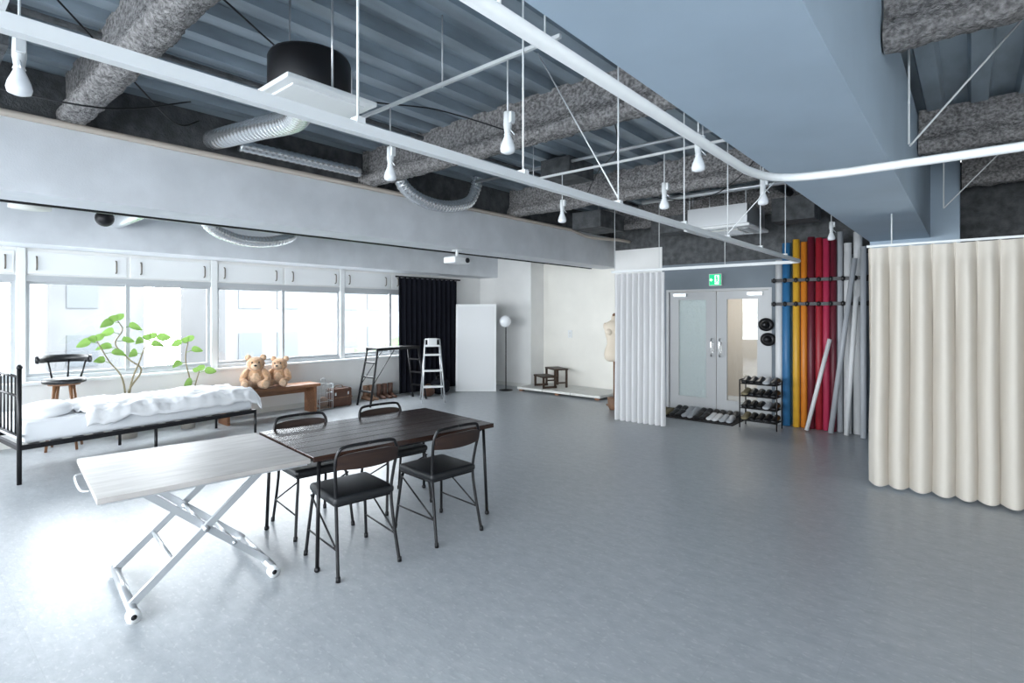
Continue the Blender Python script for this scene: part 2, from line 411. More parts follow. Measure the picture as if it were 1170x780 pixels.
b.cyl((-1.52, 4.5, 2.25), (-0.99, 4.9, 3.0), 0.0045, 'rail', n=8)
b.done('hanging_curtain_rail')
b = B()
pts = [(-.72, YB, 2.2), (-.72, 2.35, 2.2)]+catmull([(-.72, 2.35, 2.2), (-.68, 2.53, 2.2), (-.58, 2.63, 2.2), (-.40, 2.67, 2.2)], 6)[1:]+[(XR, 2.67, 2.2)]
b.tube(pts, 0.018, 'rail', 8)
for y in (-1.4, -.3, .8): b.cyl((-.72, y, 2.2), (-.72, y, 2.5), 0.005, 'rail', n=8)
for x in (1.4, 2.5): b.cyl((x, 2.67, 2.2), (x, 2.67, ZC+0.05), 0.005, 'rail', n=8)
b.done('curved_curtain_rail')
b = B()
for (p0, p1) in (((-.28, 3.95, 3.42), (-.28, 3.95, 2.6)), ((0.35, 4.2, 3.42), (-.28, 4.0, 2.6)), ((-.2, 6.6, 3.42), (-.2, 6.6, 2.6)), ((.5, 6.7, 3.42), (-.2, 6.6, 2.6))):
    b.cyl(p0, p1, 0.006, 'rail', n=8)
b.done('ceiling_brace_rods')

# light tracks and bulbs
b = B()
def bar(p0, p1, w=0.02, k='rail'):
    p0 = Vector(p0); p1 = Vector(p1); c = (p0+p1)/2; d = p1-p0
    b.box(c, (max(abs(d.x), w), max(abs(d.y), w), w), k)
bar((-3.7, 2.25, 3.02), (-1.6, 2.25, 3.02)); bar((-3.6, 4.43, 3.0), (-1.15, 4.43, 3.0))
bar((-1.33, 3.0, 2.92), (-1.33, 8.1, 2.92)); bar((-4.0, .35, 3.02), (-1.6, .35, 3.02))
for x in (-3.5, -2.5, -1.7):
    for y in (.35, 2.25, 4.43): b.cyl((x, y, 3.0), (x, y, ZC+.05), 0.005, 'rail', n=8)
for y in (5.6, 7.2): b.cyl((-1.33, y, 2.92), (-1.33, y, ZC+.05), 0.005, 'rail', n=8)
b.done('lighting_track')
spots = [(-2.94, .35, 2.48, 3.01), (-3.03, 2.25, 2.5, 3.01), (-1.96, 2.25, 2.48, 3.01), (-3.13, 4.43, 2.5, 2.99), (-2.04, 4.43, 2.5, 2.99), (-1.33, 3.39, 2.5, 2.91), (-1.33, 4.8, 2.5, 2.91), (-1.33, 7.7, 2.5, 2.91)]
for (x, y, z, zt) in spots:
    b = B()
    b.cyl((0, 0, .2), (0, 0, zt-z-.002), 0.005, 'rail', n=8)
    b.lathe([(0.012, .24), (0.022, .235), (0.024, .16), (0.018, .12), (0.022, .11)], (0, 0, 0), 'rail', 16)
    b.lathe([(0.016, .12), (0.020, .10), (0.038, .055), (0.043, .03), (0.038, .012), (0.018, 0.004)], (0, 0, 0), 'bulb', 16)
    b.box((0.03, 0, .2), (0.02, 0.03, 0.06), 'rail'); b.cyl((0, 0, .16), (.05, 0, .10), .004, 'silver', n=6)
    b.done('spot_lamp', (x, y, z))

# round exhaust unit with square plate
b = B()
b.box((0, 0, 2.72), (.50, .50, .025), 'white', bev=.006); b.box((0, 0, 2.705), (.40, .40, .012), 'white', bev=.004)
b.lathe([(.20, 2.735), (.21, 2.75), (.21, 2.93), (.20, 2.95), (.05, 2.96)], (0, 0, 0), 'black', 32)
b.cyl((-.15, .1, 2.85), (-.34, .14, 2.87), .095, 'silver')
for s in (-1, 1):
    b.cyl((s*.22, 0, 2.73), (s*.22, 0, 3.42), .006, 'silver', n=8)
b.done('ceiling_exhaust_fan', (-2.68, 1.47, 0), 0)
def ribbed(b, pts, r, step=0.03):
    P = catmull(pts, 10); L = [0]
    for i in range(1, len(P)): L.append(L[-1]+(P[i]-P[i-1]).length)
    n = int(L[-1]/(step/4)); out = []; rr = []
    j = 0
    for i in range(n+1):
        s_ = L[-1]*i/n
        while j < len(L)-2 and L[j+1] < s_: j += 1
        t = (s_-L[j])/max(1e-6, L[j+1]-L[j]); out.append(P[j].lerp(P[j+1], t)); rr.append(r*(1.04, 1.0, .93, 1.0)[i % 4])
    b.tube(out, rr, 'duct', 20)
b = B(); ribbed(b, [(-3.03, 1.62, 2.87), (-3.6, 1.85, 2.95), (-4.3, 1.92, 3.06), (-5.22, 1.92, 3.16)], .085, .07); b.done('spiral_duct')
b = B(); ribbed(b, [(-5.08, 2.1, 3.13), (-5.08, 2.7, 3.13), (-5.08, 3.36, 3.13)], .055, .06); b.done('spiral_duct')
b = B(); ribbed(b, [(-4.98, 3.80, 3.36), (-4.98, 3.85, 3.1), (-4.97, 4.1, 2.95), (-4.97, 4.5, 2.92), (-4.98, 4.9, 3.02), (-4.98, 5.05, 3.2), (-4.98, 5.1, 3.38)], .075, .05); b.done('flexible_duct')
b = B(); ribbed(b, [(-6.8, 2.3, 3.2), (-7.3, 2.6, 2.75), (-7.5, 3.0, 2.60), (-7.5, 3.4, 2.58), (-7.6, 3.8, 2.68), (-7.9, 4.1, 2.85)], .075, .05); b.done('flexible_duct')
b = B(); ribbed(b, [(-5.75, 1.8, 2.78), (-6.6, 1.85, 2.74), (-8.03, 1.85, 2.72)], .08, .07); b.done('spiral_duct')
b = B(); q = (-7.3, .95, 2.66); r = .17
b.lathe([(r, 0), (r, .03), (r*.8, .06), (.05, .07)], q, 'offwhite', 24)
b.cyl((q[0], q[1], q[2]+.05), (q[0], q[1], ZC+.05), .01, 'offwhite', n=8)
b.done('ceiling_smoke_detector')
b = B(); b.ell((-7.2, 1.55, 2.63), (.09, .09, .09), 'black'); b.cyl((-7.2, 1.55, 2.7), (-7.2, 1.55, ZC+.05), .012, 'black', n=8); b.done('hanging_black_speaker')
b = B()
b.tube([(-5.17, YB, 3.01), (-5.17, 7.6, 3.01)]+catmull([(-5.17, 7.6, 3.01), (-5.0, 7.9, 2.9), (-4.7, 8.3, 2.87), (-4.6, 8.58, 2.85)], 6)[1:], .026, 'conduit', 10)
b.done('beam_conduit')
b = B(); b.box((-5.70, (YB+YF)/2+.4, 2.475), (.03, YF-YB-1.4, .035), 'black')
b.done('black_curtain_track')
b = B(); b.box((0, 0, 0), (.24, .30, .09), 'white', bev=.02); b.cyl((.10, .08, 0), (.135, .08, 0), .035, 'black'); b.cyl((0, 0, .04), (0, 0, .14), .02, 'white'); b.box((0, 0, .14), (.1, .1, .012), 'white')
b.done('projector', (-5.42, 5.15, 2.323))
b = B()
b.box((0, 0, 2.70), (.84, .84, .04), 'white', bev=.012); b.box((0, 0, 2.84), (.76, .76, .26), 'silver')
b.box((0, 0, 2.676), (.44, .44, .01), 'offwhite', bev=.003)
for i in range(9): b.box((0, -.18+i*.045, 2.669), (.40, .012, .006), 'frame')
for s in (-1, 1):
    b.box((s*.32, 0, 2.678), (.06, .5, .008), 'frame'); b.box((0, s*.32, 2.678), (.5, .06, .008), 'frame')
    for t in (-1, 1): b.cyl((s*.36, t*.36, 2.9), (s*.36, t*.36, ZC+.05), .006, 'silver', n=8)
b.done('ceiling_air_conditioner', (-2.5, 7.35, 0))
b = B()
for pts in ([(-3.9, .6, 3.38), (-4.3, 1.1, 3.15), (-4.8, 1.5, 3.1), (-5.2, 1.8, 3.3)], [(-3.2, 1.2, 3.38), (-3.6, 2.2, 3.25), (-3.4, 3.0, 3.3), (-2.9, 3.4, 3.1)],
            [(-2.2, 3.75, 3.3), (-2.6, 4.6, 3.2), (-3.3, 5.4, 3.25), (-3.8, 5.9, 3.1)], [(-4.6, .2, 3.0), (-4.3, .9, 2.93), (-4.5, 1.5, 3.2)],
            [(-1.2, 5.0, 3.35), (-1.8, 5.8, 3.05), (-2.5, 6.3, 2.95), (-3.5, 6.5, 3.2)]):
    b.tube(catmull(pts, 8), .006, 'black', 6)
b.tube([(-4.9, 5.0, 3.3), (-1.0, 5.0, 3.3)], .018, 'silver', 10)
b.tube([(-4.2, -2, 3.36), (-4.2, 8.1, 3.36)], .02, 'dark', 10)
b.tube([(-3.4, 6.7, 3.1), (-1.0, 6.7, 3.1)], .03, 'silver', 12)
b.tube([(-1.9, 6.3, 3.25), (-1.9, 8.1, 3.25)], .05, 'dark', 12)
b.box((-3.2, 7.95, 2.95), (1.2, .35, .25), 'dark'); b.box((-1.75, 7.8, 2.95), (.5, .4, .3), 'dark')
b.box((-4.4, 7.2, 3.0), (.5, .7, .25), 'dark'); b.box((-3.6, 5.2, 3.26), (.4, .5, .2), 'dark')
b.box((-4.5, 0.2, 3.24), (.7, .5, .25), 'dark')
for (x, y) in ((-3.2, 7.95), (-1.75, 7.8), (-4.4, 7.2), (-3.6, 5.2), (-4.5, .2)): b.cyl((x, y, 3.2), (x, y, 3.45), .01, 'silver')
b.done('ceiling_pipes_and_cables')

# ------------------------------------------------------------ curtains
def curtain(x0, x1, y, z0, z1, matk, pitch, amp, along='X', seed=0, sharp=.75, topk=.75, nz=28):
    b = B(); L = x1-x0; n = int(L/pitch*18)
    def fn(u, v):
        s = u*L; z = z0+(z1-z0)*v
        w = noise.noise(Vector((s*2.5+seed, 0, seed)))*0.6
        ph = 2*math.pi*(s/pitch)+w*1.4+noise.noise(Vector((s*1.5, z*0.9, seed)))*0.8*(1-v)
        a = amp*(0.6+0.4*(1-v)) * (1+0.5*noise.noise(Vector((s*1.6+7, z*.6, seed))))
        c = math.sin(ph); c = math.copysign(abs(c)**sharp, c)
        d = a*c + 0.25*amp*math.sin(2*ph+1) + .12*amp*noise.noise(Vector((s*14, z*2.5, seed)))
        if v > 0.94: d *= topk
        ss = s+0.5*amp*math.cos(ph)*(1-.5*v)
        zz = z+(0.006*math.sin(ph) if v > .98 or v < .02 else 0)
        if along == 'X': return (x0+ss, y+d, zz)
        return (y+d, x0+ss, zz)
    b.grid(fn, n, nz, matk)
    return b
b = curtain(-0.75, 3.1, 5.96, 0.03, 2.20, 'beige_curtain', 0.150, 0.085, seed=3, sharp=1.2, topk=.55, nz=40)
b.box((1.2, 5.96, 2.215), (3.88, .025, .02), 'rail')
for x in (-.55, .6, 1.8, 3.0): b.cyl((x, 5.96, 2.22), (x, 5.96, 3.42 if x > -.3 else 2.5), .006, 'rail', n=8)
b.done('beige_pleated_curtain')
b = curtain(-4.02, -3.22, 7.0, 0.04, 2.165, 'white_curtain', 0.09, 0.055, seed=9, sharp=1.1)
b.done('white_sheer_curtain')
b = curtain(6.40, 7.95, -8.38, 0.03, 2.28, 'blackcloth', 0.13, 0.04, along='Y', seed=5)
b.box((-8.38, 7.2, 2.295), (.03, 1.7, .03), 'black')
b.done('black_curtain')

# ------------------------------------------------------------ doors
def door(name, x0, x1, fk, hinge):
    b = B(); y0, y1 = YD+.02, YD+.06; w = x1-x0; e = .16
    b.bx(x0, x0+e, y0, y1, .01, DZ-.04, 'doorp'); b.bx(x1-e, x1, y0, y1, .01, DZ-.04, 'doorp')
    b.bx(x0+e, x1-e, y0, y1, .01, .22, 'doorp'); b.bx(x0+e, x1-e, y0, y1, DZ-.17, DZ-.04, 'doorp')
    b.bx(x0+e, x1-e, y0+.015, y0+.025, .22, DZ-.17, fk)
    xx = x1-.06 if hinge == 'L' else x0+.06
    b.tube(catmull([(xx, y0, .90), (xx, y0-.05, .92), (xx, y0-.05, 1.16), (xx, y0, 1.18)], 5), .012, 'chrome', 8)
    b.box((xx, y0-.004, 1.04), (.05, .008, .18), 'chrome')
    b.box(((x0+x1)/2+(.2 if hinge == 'R' else -.2), y0-.02, DZ-.09), (.22, .04, .05), 'silver')
    b.done(name)
door('door_1', DX0+.05, (DX0+DX1)/2-.005, 'frost', 'L'); door('door_2', (DX0+DX1)/2+.005, DX1-.05, 'glass', 'R')
b = B(); b.bx(DX0, DX0+.045, YD-.01, YD+.15, 0, DZ, 'doorp'); b.bx(DX1-.045, DX1, YD-.01, YD+.15, 0, DZ, 'doorp'); b.bx(DX0+.045, DX1-.045, YD-.01, YD+.15, DZ-.035, DZ, 'doorp'); b.done('trim_2')
# exit sign with running figure pictogram
b = B(); b.box((0, 0, 0), (.20, .05, .19), 'white', bev=.004); b.box((0, -.026, 0), (.18, .004, .17), 'green')
b.add([(p_[0], -.030, p_[1]) for p_ in ((-.005, -.07), (.065, -.07), (.065, .07), (-.005, .07))], [(0, 1, 2, 3)], 'signwhite')
sign = b.done('emergency_exit_sign', (-3.08, YD-.035, 2.12))
b = B(); yy = -.033
def seg(p, q, w, k='green', yv=-.033):
    p = Vector(p); q = Vector(q); d = (q-p).normalized(); n = Vector((-d.y, d.x))*w/2
    b.add([(r.x, yv, r.y) for r in (p+n, q+n, q-n, p-n)], [(0, 1, 2, 3)], k)
ox = .025
b.add([(ox+.013*math.cos(a*math.pi/6), yy, .052+.013*math.sin(a*math.pi/6)) for a in range(12)], [tuple(range(12))], 'green')
seg((ox, .04), (ox+.006, -.005), .022); seg((ox+.006, -.005), (ox+.028, -.03), .013); seg((ox+.028, -.03), (ox+.028, -.062), .012); seg((ox+.004, -.005), (ox-.006, -.035), .013); seg((ox-.006, -.035), (ox-.026, -.045), .012)
seg((ox, .032), (ox+.028, .02), .01); seg((ox, .032), (ox-.022, .012), .01)
seg((-.075, 0), (-.035, 0), .014, 'signwhite'); seg((-.078, 0), (-.055, .022), .012, 'signwhite'); seg((-.078, 0), (-.055, -.022), .012, 'signwhite')
o = b.done('running_figure_pictogram', (0, 0, 0)); o.parent = sign
b = B()
for (x, z) in ((-2.33, 1.42), (-2.30, 1.20)):
    b.ell((x, YD-.05, z), (.11, .03, .10), 'black'); b.ell((x, YD-.09, z), (.065, .07, .06), 'black')
    b.cyl((x, YD, z+.08), (x, YD-.06, z+.08), .008, 'chrome')
b.done('hanging_hats')

# mat + shoes
b = B(); b.bx(-4.0, -2.55, 7.75, 8.55, 0, .012, 'mat', .003); b.done('entrance_mat')
def shoe(b, x, y, rz, k, L=.27, z=0):
    R = Matrix.Rotation(rz, 3, 'Z'); n = 14
    vs = []; fs = []; secs = [(-.5, .55, .5), (-.42, .85, .9), (-.25, .85, 1.0), (-.05, .8, .85), (.15, .9, .6), (.35, 1.0, .5), (.46, .8, .38), (.5, .4, .25)]
    for (t, w, h) in secs:
        for j in range(n):
            a = 2*math.pi*j/n
            px = w*.05*math.cos(a); pz = .045*h*(math.sin(a)+1) if math.sin(a) > 0 else .045*h*(1+math.sin(a)*.98)
            v = R @ Vector((px, t*L, pz)); vs.append((v.x+x, v.y+y, v.z+z+.003))
    for i in range(len(secs)-1):
        for j in range(n): fs.append((i*n+j, i*n+(j+1) % n, (i+1)*n+(j+1) % n, (i+1)*n+j))
    fs.append(tuple(range(n))[::-1]); fs.append(tuple((len(secs)-1)*n+j for j in range(n)))
    b.add(vs, fs, k, True)
b = B()
cols = ['black', 'stem', 'black', 'r_grey', 'black', 'r_white', 'r_grey']
for i, c in enumerate(cols):
    x = -3.88+i*.19
    shoe(b, x, 7.98+.02*(i % 2), math.pi+random.uniform(-.1, .1), c, z=.012); shoe(b, x+.09, 7.98, math.pi+random.uniform(-.1, .1), c, z=.012)
for i, c in enumerate(['black', 'r_grey', 'black', 'black', 'black']):
    x = -3.6+i*.20
    shoe(b, x, 8.32, math.pi, c, z=.012); shoe(b, x+.09, 8.33, math.pi, c, z=.012)
b.done('row_of_shoes')
b = B(); W, Dp = .48, .26
for x in (-W/2, W/2):
    for y in (-Dp/2, Dp/2): b.cyl((x, y, 0), (x, y, .66), .009, 'black', n=8)
    b.cyl((x, -Dp/2, .66), (x, Dp/2, .66), .009, 'black', n=8)
for z in (.10, .27, .44, .61):
    for y in (-Dp/2, -Dp/4, 0, Dp/4, Dp/2): b.cyl((-W/2, y, z), (W/2, y, z), .006, 'black', n=8)
    for i, c in enumerate(['black', 'black', 'black', 'r_grey', 'black'] if z in (.27, .61) else ['stem', 'black', 'black', 'black', 'black']):
        shoe(b, -.19+i*.095, 0, math.pi, c, L=.25, z=z+.006)
b.done('shoe_rack', (-2.22, 7.90, 0))

# ------------------------------------------------------------ backdrop rolls
b = B()
rolls = [(-2.09, 8.33, .05, 2.35, 'r_white'), (-1.985, 8.29, .055, 2.58, 'r_blue'), (-1.90, 8.40, .045, 2.60, 'r_teal'), (-1.855, 8.27, .045, 2.62, 'r_yellow'), (-1.765, 8.30, .042, 2.58, 'r_orange'), (-1.675, 8.29, .045, 2.64, 'r_maroon'),
         (-1.58, 8.30, .045, 2.62, 'r_red'), (-1.49, 8.29, .042, 2.60, 'r_pink'), (-1.405, 8.28, .038, 2.58, 'r_maroon'), (-1.33, 8.30, .035, 2.68, 'r_grey'), (-1.24, 8.28, .045, 2.52, 'r_white'), (-1.13, 8.30, .05, 2.66, 'r_white'), (-1.04, 8.08, .033, 2.44, 'r_grey')]
for (x, y, r, h, c) in rolls:
    b.lathe([(r*.9, 0.005), (r, .01), (r, h), (r*.5, h), (r*.45, h-.04)], (x, y, 0), c, 20)
b.cyl((-1.68, 8.05, .02), (-1.42, 8.12, 1.25), .026, 'r_white'); b.cyl((-1.40, 8.06, .02), (-1.14, 8.12, 2.3), .032, 'r_grey')
b.cyl((-1.22, 8.05, .02), (-1.12, 8.10, 1.8), .030, 'r_white')
b.done('backdrop_paper_rolls')
b = B()
for z in (1.72, 2.05):
    b.box((-1.57, 8.57, z), (1.12, .03, .05), 'black')
    b.box((-1.57, 8.185, z), (1.12, .012, .045), 'black')
    for s in (-2.15, -.995): b.box((s, 8.38, z), (.012, .40, .045), 'black')
    for i in range(9): b.ell((-2.12+i*.14, 8.175, z), (.026, .018, .036), 'black', seg=10, rings=6)
b.done('roll_holder_rack')

# ------------------------------------------------------------ chairs
def chair():
    b = B()
    b.box((0.0, 0, .455), (.41, .41, .055), 'leather', bev=.024, seg=4)
    b.box((0.0, 0, .425), (.38, .38, .012), 'black')
    for s in (-1, 1):
        b.tube(catmull([(.23, s*.215, .0), (.205, s*.195, .25), (.185, s*.18, .40), (.12, s*.17, .425), (-.12, s*.17, .425)], 6), .0105, 'black', 10)
        b.tube(catmull([(-.26, s*.205, .0), (-.21, s*.19, .25), (-.185, s*.185, .44), (-.20, s*.195, .58), (-.225, s*.205, .70), (-.235, s*.19, .765), (-.242, s*.15, .79), (-.245, 0, .795)], 6), .0105, 'black', 10)
        b.tube([(.215, s*.203, .17), (-.225, s*.195, .17)], .006, 'black', 8)
        b.tube([(.20, s*.19, .40), (-.225, s*.197, .17)], .006, 'black', 8)
        b.cyl((.23, s*.215, 0), (.228, s*.213, .03), .014, 'black'); b.cyl((-.26, s*.205, 0), (-.258, s*.204, .03), .014, 'black')
    def fn(side):
        def f(u, v):
            yy = -.20+.40*u; t = (u-.5)*2
            xx = -.232-.025*(1-t*t)+(.012 if side else 0)-.02*v
            h0, h1 = .645+.012*t*t, .755-.02*t**4
            return (xx, yy, h0+(h1-h0)*v)
        return f
    b.grid(fn(0), 16, 3, 'chairwood'); b.grid(fn(1), 16, 3, 'chairwood')
    f0, f1 = fn(0), fn(1)
    for v in (0, 1):
        vs = []; fs = []
        for i in range(17): vs += [f0(i/16, v), f1(i/16, v)]
        for i in range(16): fs.append((2*i, 2*i+1, 2*i+3, 2*i+2))
        b.add(vs, fs, 'chairwood')
    for u in (0, 1): b.add([f0(u, 0), f1(u, 0), f1(u, 1), f0(u, 1)], [(0, 1, 2, 3)], 'chairwood')
    return b
ch = chair().done('dining_chair', (-3.08, 1.98, 0), D(180-8))
copy(ch, 'dining_chair.001', (-3.01, 2.66, 0), D(180-4))
copy(ch, 'dining_chair.002', (-3.79, 2.10, 0), D(-7))
copy(ch, 'dining_chair.003', (-3.71, 2.80, 0), D(-5))

# dining table
b = B(); Lx, Ly = .96, 1.46; n = 7
for i in range(n):
    w = Lx/n; b.box((-Lx/2+w*(i+.5), 0, .705), (w-.003, Ly, .034), 'darkwood', bev=.003)
b.box((0, 0, .683), (Lx-.12, Ly-.12, .012), 'black')
for s in (-1, 1):
    b.tube([(s*.40, -.66, .67), (s*.40, .66, .67)], .012, 'black', 8); b.tube([(-.40, s*.66, .67), (.40, s*.66, .67)], .012, 'black', 8)
    for t in (-1, 1):
        b.cyl((s*.42, t*.67, .68), (s*.44, t*.69, .02), .012, 'black', n=12); b.lathe([(.012, 0), (.018, .006), (.018, .02), (.012, .03)], (s*.44, t*.69, 0), 'black', 12)
b.done('dining_table', (-3.43, 2.46, 0), D(-6))

# folding lift table
b = B()
b.box((0, 0, .70), (.98, 1.03, .028), 'palewood', bev=.004)
b.box((0, 0, .682), (.95, 1.0, .012), 'silver')
b.tube(catmull([(-.2, -.515, .685), (-.15, -.55, .685), (.15, -.55, .685), (.2, -.515, .685)], 5), .006, 'silver', 8)
for s in (-1, 1):
    xa, xb = s*.27, s*.23
    b.box(Vector((xa, 0, .375)), (.022, .93, .038), 'silver', rot=(math.atan2(.60, .68), 0, 0))
    b.box(Vector((xb, 0, .375)), (.022, .93, .038), 'silver', rot=(-math.atan2(.60, .68), 0, 0))
    b.box((s*.30, 0, .665), (.03, .80, .03), 'silver')
    b.cyl((s*.20, 0, .375), (s*.30, 0, .375), .018, 'silver')
for s in (-1, 1):
    b.tube([(-.32, s*.35, .055), (.32, s*.35, .055)], .024, 'silver', 14)
    for t in (-1, 1):
        b.cyl((t*.335-.02, s*.35, .035), (t*.335+.02, s*.35, .035), .035, 'white', n=20); b.cyl((t*.335-.022, s*.35, .035), (t*.335+.022, s*.35, .035), .014, 'black', n=12)
b.tube([(-.25, .16, .235), (.25, .16, .235)], .012, 'silver'); b.tube([(-.25, -.16, .235), (.25, -.16, .235)], .012, 'silver'); b.tube([(-.3, 0, .375), (.3, 0, .375)], .012, 'silver')
b.tube([(-.3, .33, .655), (.3, .33, .655)], .014, 'silver'); b.tube([(-.3, -.33, .655), (.3, -.33, .655)], .014, 'silver')
b.done('folding_table', (-3.58, 1.21, 0), D(-6))

# ------------------------------------------------------------ bed
b = B(); BL, BW = 2.28, .98
for x in (0, -BW):
    b.cyl((x, 0, 0), (x, 0, 1.08), .019, 'black'); b.lathe([(.012, 0), (.024, .01), (.024, .025), (.01, .045)], (x, 0, 1.07), 'black', 14)
    b.cyl((x, BL/2, 0), (x, BL/2, .33), .016, 'black'); b.cyl((x, BL, 0), (x, BL, .36), .016, 'black')
    b.box((x, BL/2, .34), (.03, BL, .045), 'black')
for y in (0, BL/2, BL): b.box((-BW/2, y, .34), (BW, .03, .04), 'black')
for z in (.45, 1.0, .82): b.cyl((0, 0, z), (-BW, 0, z), .012, 'black', n=10)
for i in range(1, 8): b.cyl((-BW*i/8, 0, .45), (-BW*i/8, 0, 1.0), .008, 'black', n=8)
for i in range(13): b.box((-BW/2, .12+i*.17, .357), (BW-.02, .07, .012), 'black')
b.box((-BW/2, BL/2+.01, .46), (BW-.04, BL-.05, .20), 'mattress', bev=.045, seg=4)
bed = b.done('metal_bed', (-6.72, .80, 0), D(6))
b = B()
b.ell((-BW/2, .30, .60), (.33, .21, .075), 'linen', power=.75, seg=28, rings=14, rot=(D(8), 0, 0)); o = b.done('pillow'); o.parent = bed
b = B()
def duv(u, v):
    x = .03-(BW+.06)*u; y = .52+(BL-.46)*v
    d = min(u, 1-u)*(BW+.06)
    r1 = 1-abs(noise.noise(Vector((x*5+y*2, y*3.5-x, 2))))*2
    r2 = 1-abs(noise.noise(Vector((x*9-y*4, y*8, 7))))*2
    z = .588+.03*noise.noise(Vector((x*3.0, y*2.5, 1)))+.022*max(0, r1)+.012*max(0, r2)+.006*noise.noise(Vector((x*20+y*8, y*18, 4)))
    edge = .05
    if d < edge: z = z-.10*(1-d/edge)*(1+.6*noise.noise(Vector((y*5, u, 0))))-.03
    elif d < .14: z -= .03*(.14-d)/.09
    if v > .97: z -= .10*(v-.97)/.03
    if v < .04: z -= .04*(1-v/.04); y += .05*noise.noise(Vector((x*4, 0, 9)))
    return (x, y, z)
b.grid(duv, 60, 120, 'linen'); o = b.done('duvet'); o.parent = bed
md = o.modifiers.new('s', 'SOLIDIFY'); md.thickness = .02; md.offset = -1

# chair at left edge
b = B()
b.box((0, 0, .45), (.42, .42, .06), 'teal', bev=.02, seg=3)
for s in (-1, 1):
    b.cyl((s*.18, -.18, .43), (s*.2, -.2, 0), .018, 'redwood', .013); b.tube([(s*.2, .22, 0), (s*.18, .18, .45), (s*.18, .24, .92)], .017, 'redwood')
    b.tube([(s*.19, -.19, .2), (s*.19, .2, .2)], .01, 'redwood')
for z in (.62, .76, .90): b.box((0, .20+(z-.45)*.1, z), (.38, .02, .07), 'redwood', bev=.005)
b.done('wooden_chair', (-8.05, .52, 0), D(200))

# bar stool behind the bed
b = B()
b.lathe([(.17, 0), (.205, .012), (.21, .035), (.195, .055), (.05, .062)], (0, 0, .77), 'leather', 28)
b.lathe([(.15, 0), (.16, .02)], (0, 0, .75), 'stoolwood', 24)
for a in range(4):
    t = math.pi/4+a*math.pi/2
    b.cyl((.10*math.cos(t), .10*math.sin(t), .76), (.20*math.cos(t), .20*math.sin(t), 0), .021, 'stoolwood', .014)
ring = [(.165*math.cos(a*math.pi/10), .165*math.sin(a*math.pi/10), .28) for a in range(20)]
b.tube(ring, .008, 'chrome', 8, closed=True)
arc = [(.235*math.cos(D(a)), .235*math.sin(D(a)), 1.05) for a in range(85, 276, 10)]
vs = []; fs = []
for (x, y, z) in arc:
    for (rr, dz) in ((1, -.045), (1.10, -.04), (1.12, .0), (1.10, .04), (1, .045), (.94, 0)): vs.append((x*rr, y*rr, z+dz))
for i in range(len(arc)-1):
    for j in range(6): fs.append((i*6+j, i*6+(j+1) % 6, (i+1)*6+(j+1) % 6, (i+1)*6+j))
fs.append(tuple(range(6))); fs.append(tuple((len(arc)-1)*6+j for j in range(6)))
b.add(vs, fs, 'leather', True)
for a in (130, 180, 230): b.cyl((.17*math.cos(D(a)), .17*math.sin(D(a)), .80), (.235*math.cos(D(a)), .235*math.sin(D(a)), 1.03), .010, 'black', n=8)
b.done('bar_stool', (-8.12, 1.36, 0), D(-20))

# ------------------------------------------------------------ plants
def leaf(b, base, d, L, W, droop=.3):
    base = Vector(base); d = Vector(d).normalized(); side = d.cross(Vector((1, random.uniform(-.6, .3), random.uniform(.2, 1.1))))
    if side.length < .1: side = Vector((0, 1, 0))
    side.normalize(); up = side.cross(d)
    def f(u, v):
        t = u; w = W*(max(0, math.sin(math.pi*t**.8)))**.7*.5 if 0 < t < 1 else 0.001
        s_ = (v-.5)*2
        p = base+d*L*t+side*w*s_+up*(abs(s_)*w*.2)
        p.z -= droop*L*t*t
        return p
    b.grid(f, 10, 4, 'leaf')
def plant(name, loc, stems, pot_r, pot_h, leafL, step=3):
    b = B()
    b.lathe([(pot_r*.75, 0), (pot_r, pot_h), (pot_r*.9, pot_h), (pot_r*.88, pot_h-.02)], (0, 0, 0), 'terracotta', 24)
    b.lathe([(pot_r*.86, pot_h-.03), (.01, pot_h-.02)], (0, 0, 0), 'soil', 20)
    for st in stems:
        P = catmull(st, 6); N = len(P)
        b.tube(P, [.013*(1-.6*i/N) for i in range(N)], 'stem', 8)
        sgn = 1
        for i in range(int(N*.62), N, step):
            sgn = -sgn; d = Vector((random.uniform(-.1, .5), sgn*random.uniform(.6, 1), random.uniform(.0, .5)))
            pe = P[i]+d.normalized()*.07
            b.tube([P[i], pe], .004, 'leaf', 5); leaf(b, pe, d, leafL*random.uniform(.75, 1.1), leafL*.66, random.uniform(.2, .8))
        leaf(b, P[-1], (0.1, .5, 1), leafL*.8, leafL*.55); leaf(b, P[-1], (0.3, -.6, .5), leafL*.8, leafL*.55)
    b.done(name, loc)
plant('potted_fiddle_leaf_plant', (-8.22, 2.0, 0), [[(0, 0, .3), (.02, .02, .6), (0, .16, .85), (.02, .02, 1.0), (.0, -.12, 1.2), (.02, -.05, 1.38), (0, -.10, 1.50)], [(0, .0, .3), (0, .05, .7), (.05, .12, .95), (0, .20, 1.15), (.0, .26, 1.25)], [(0, 0, .3), (.03, -.05, .75), (.05, -.20, 1.0), (.05, -.32, 1.25)]], .15, .32, .18)
plant('potted_fiddle_leaf_plant.001', (-8.25, 2.72, 0), [[(0, 0, .2), (.0, .03, .6), (.02, -.04, .95), (0, 0, 1.2)], [(0, 0, .2), (.0, .08, .55), (0, .14, .78)]], .11, .22, .17)

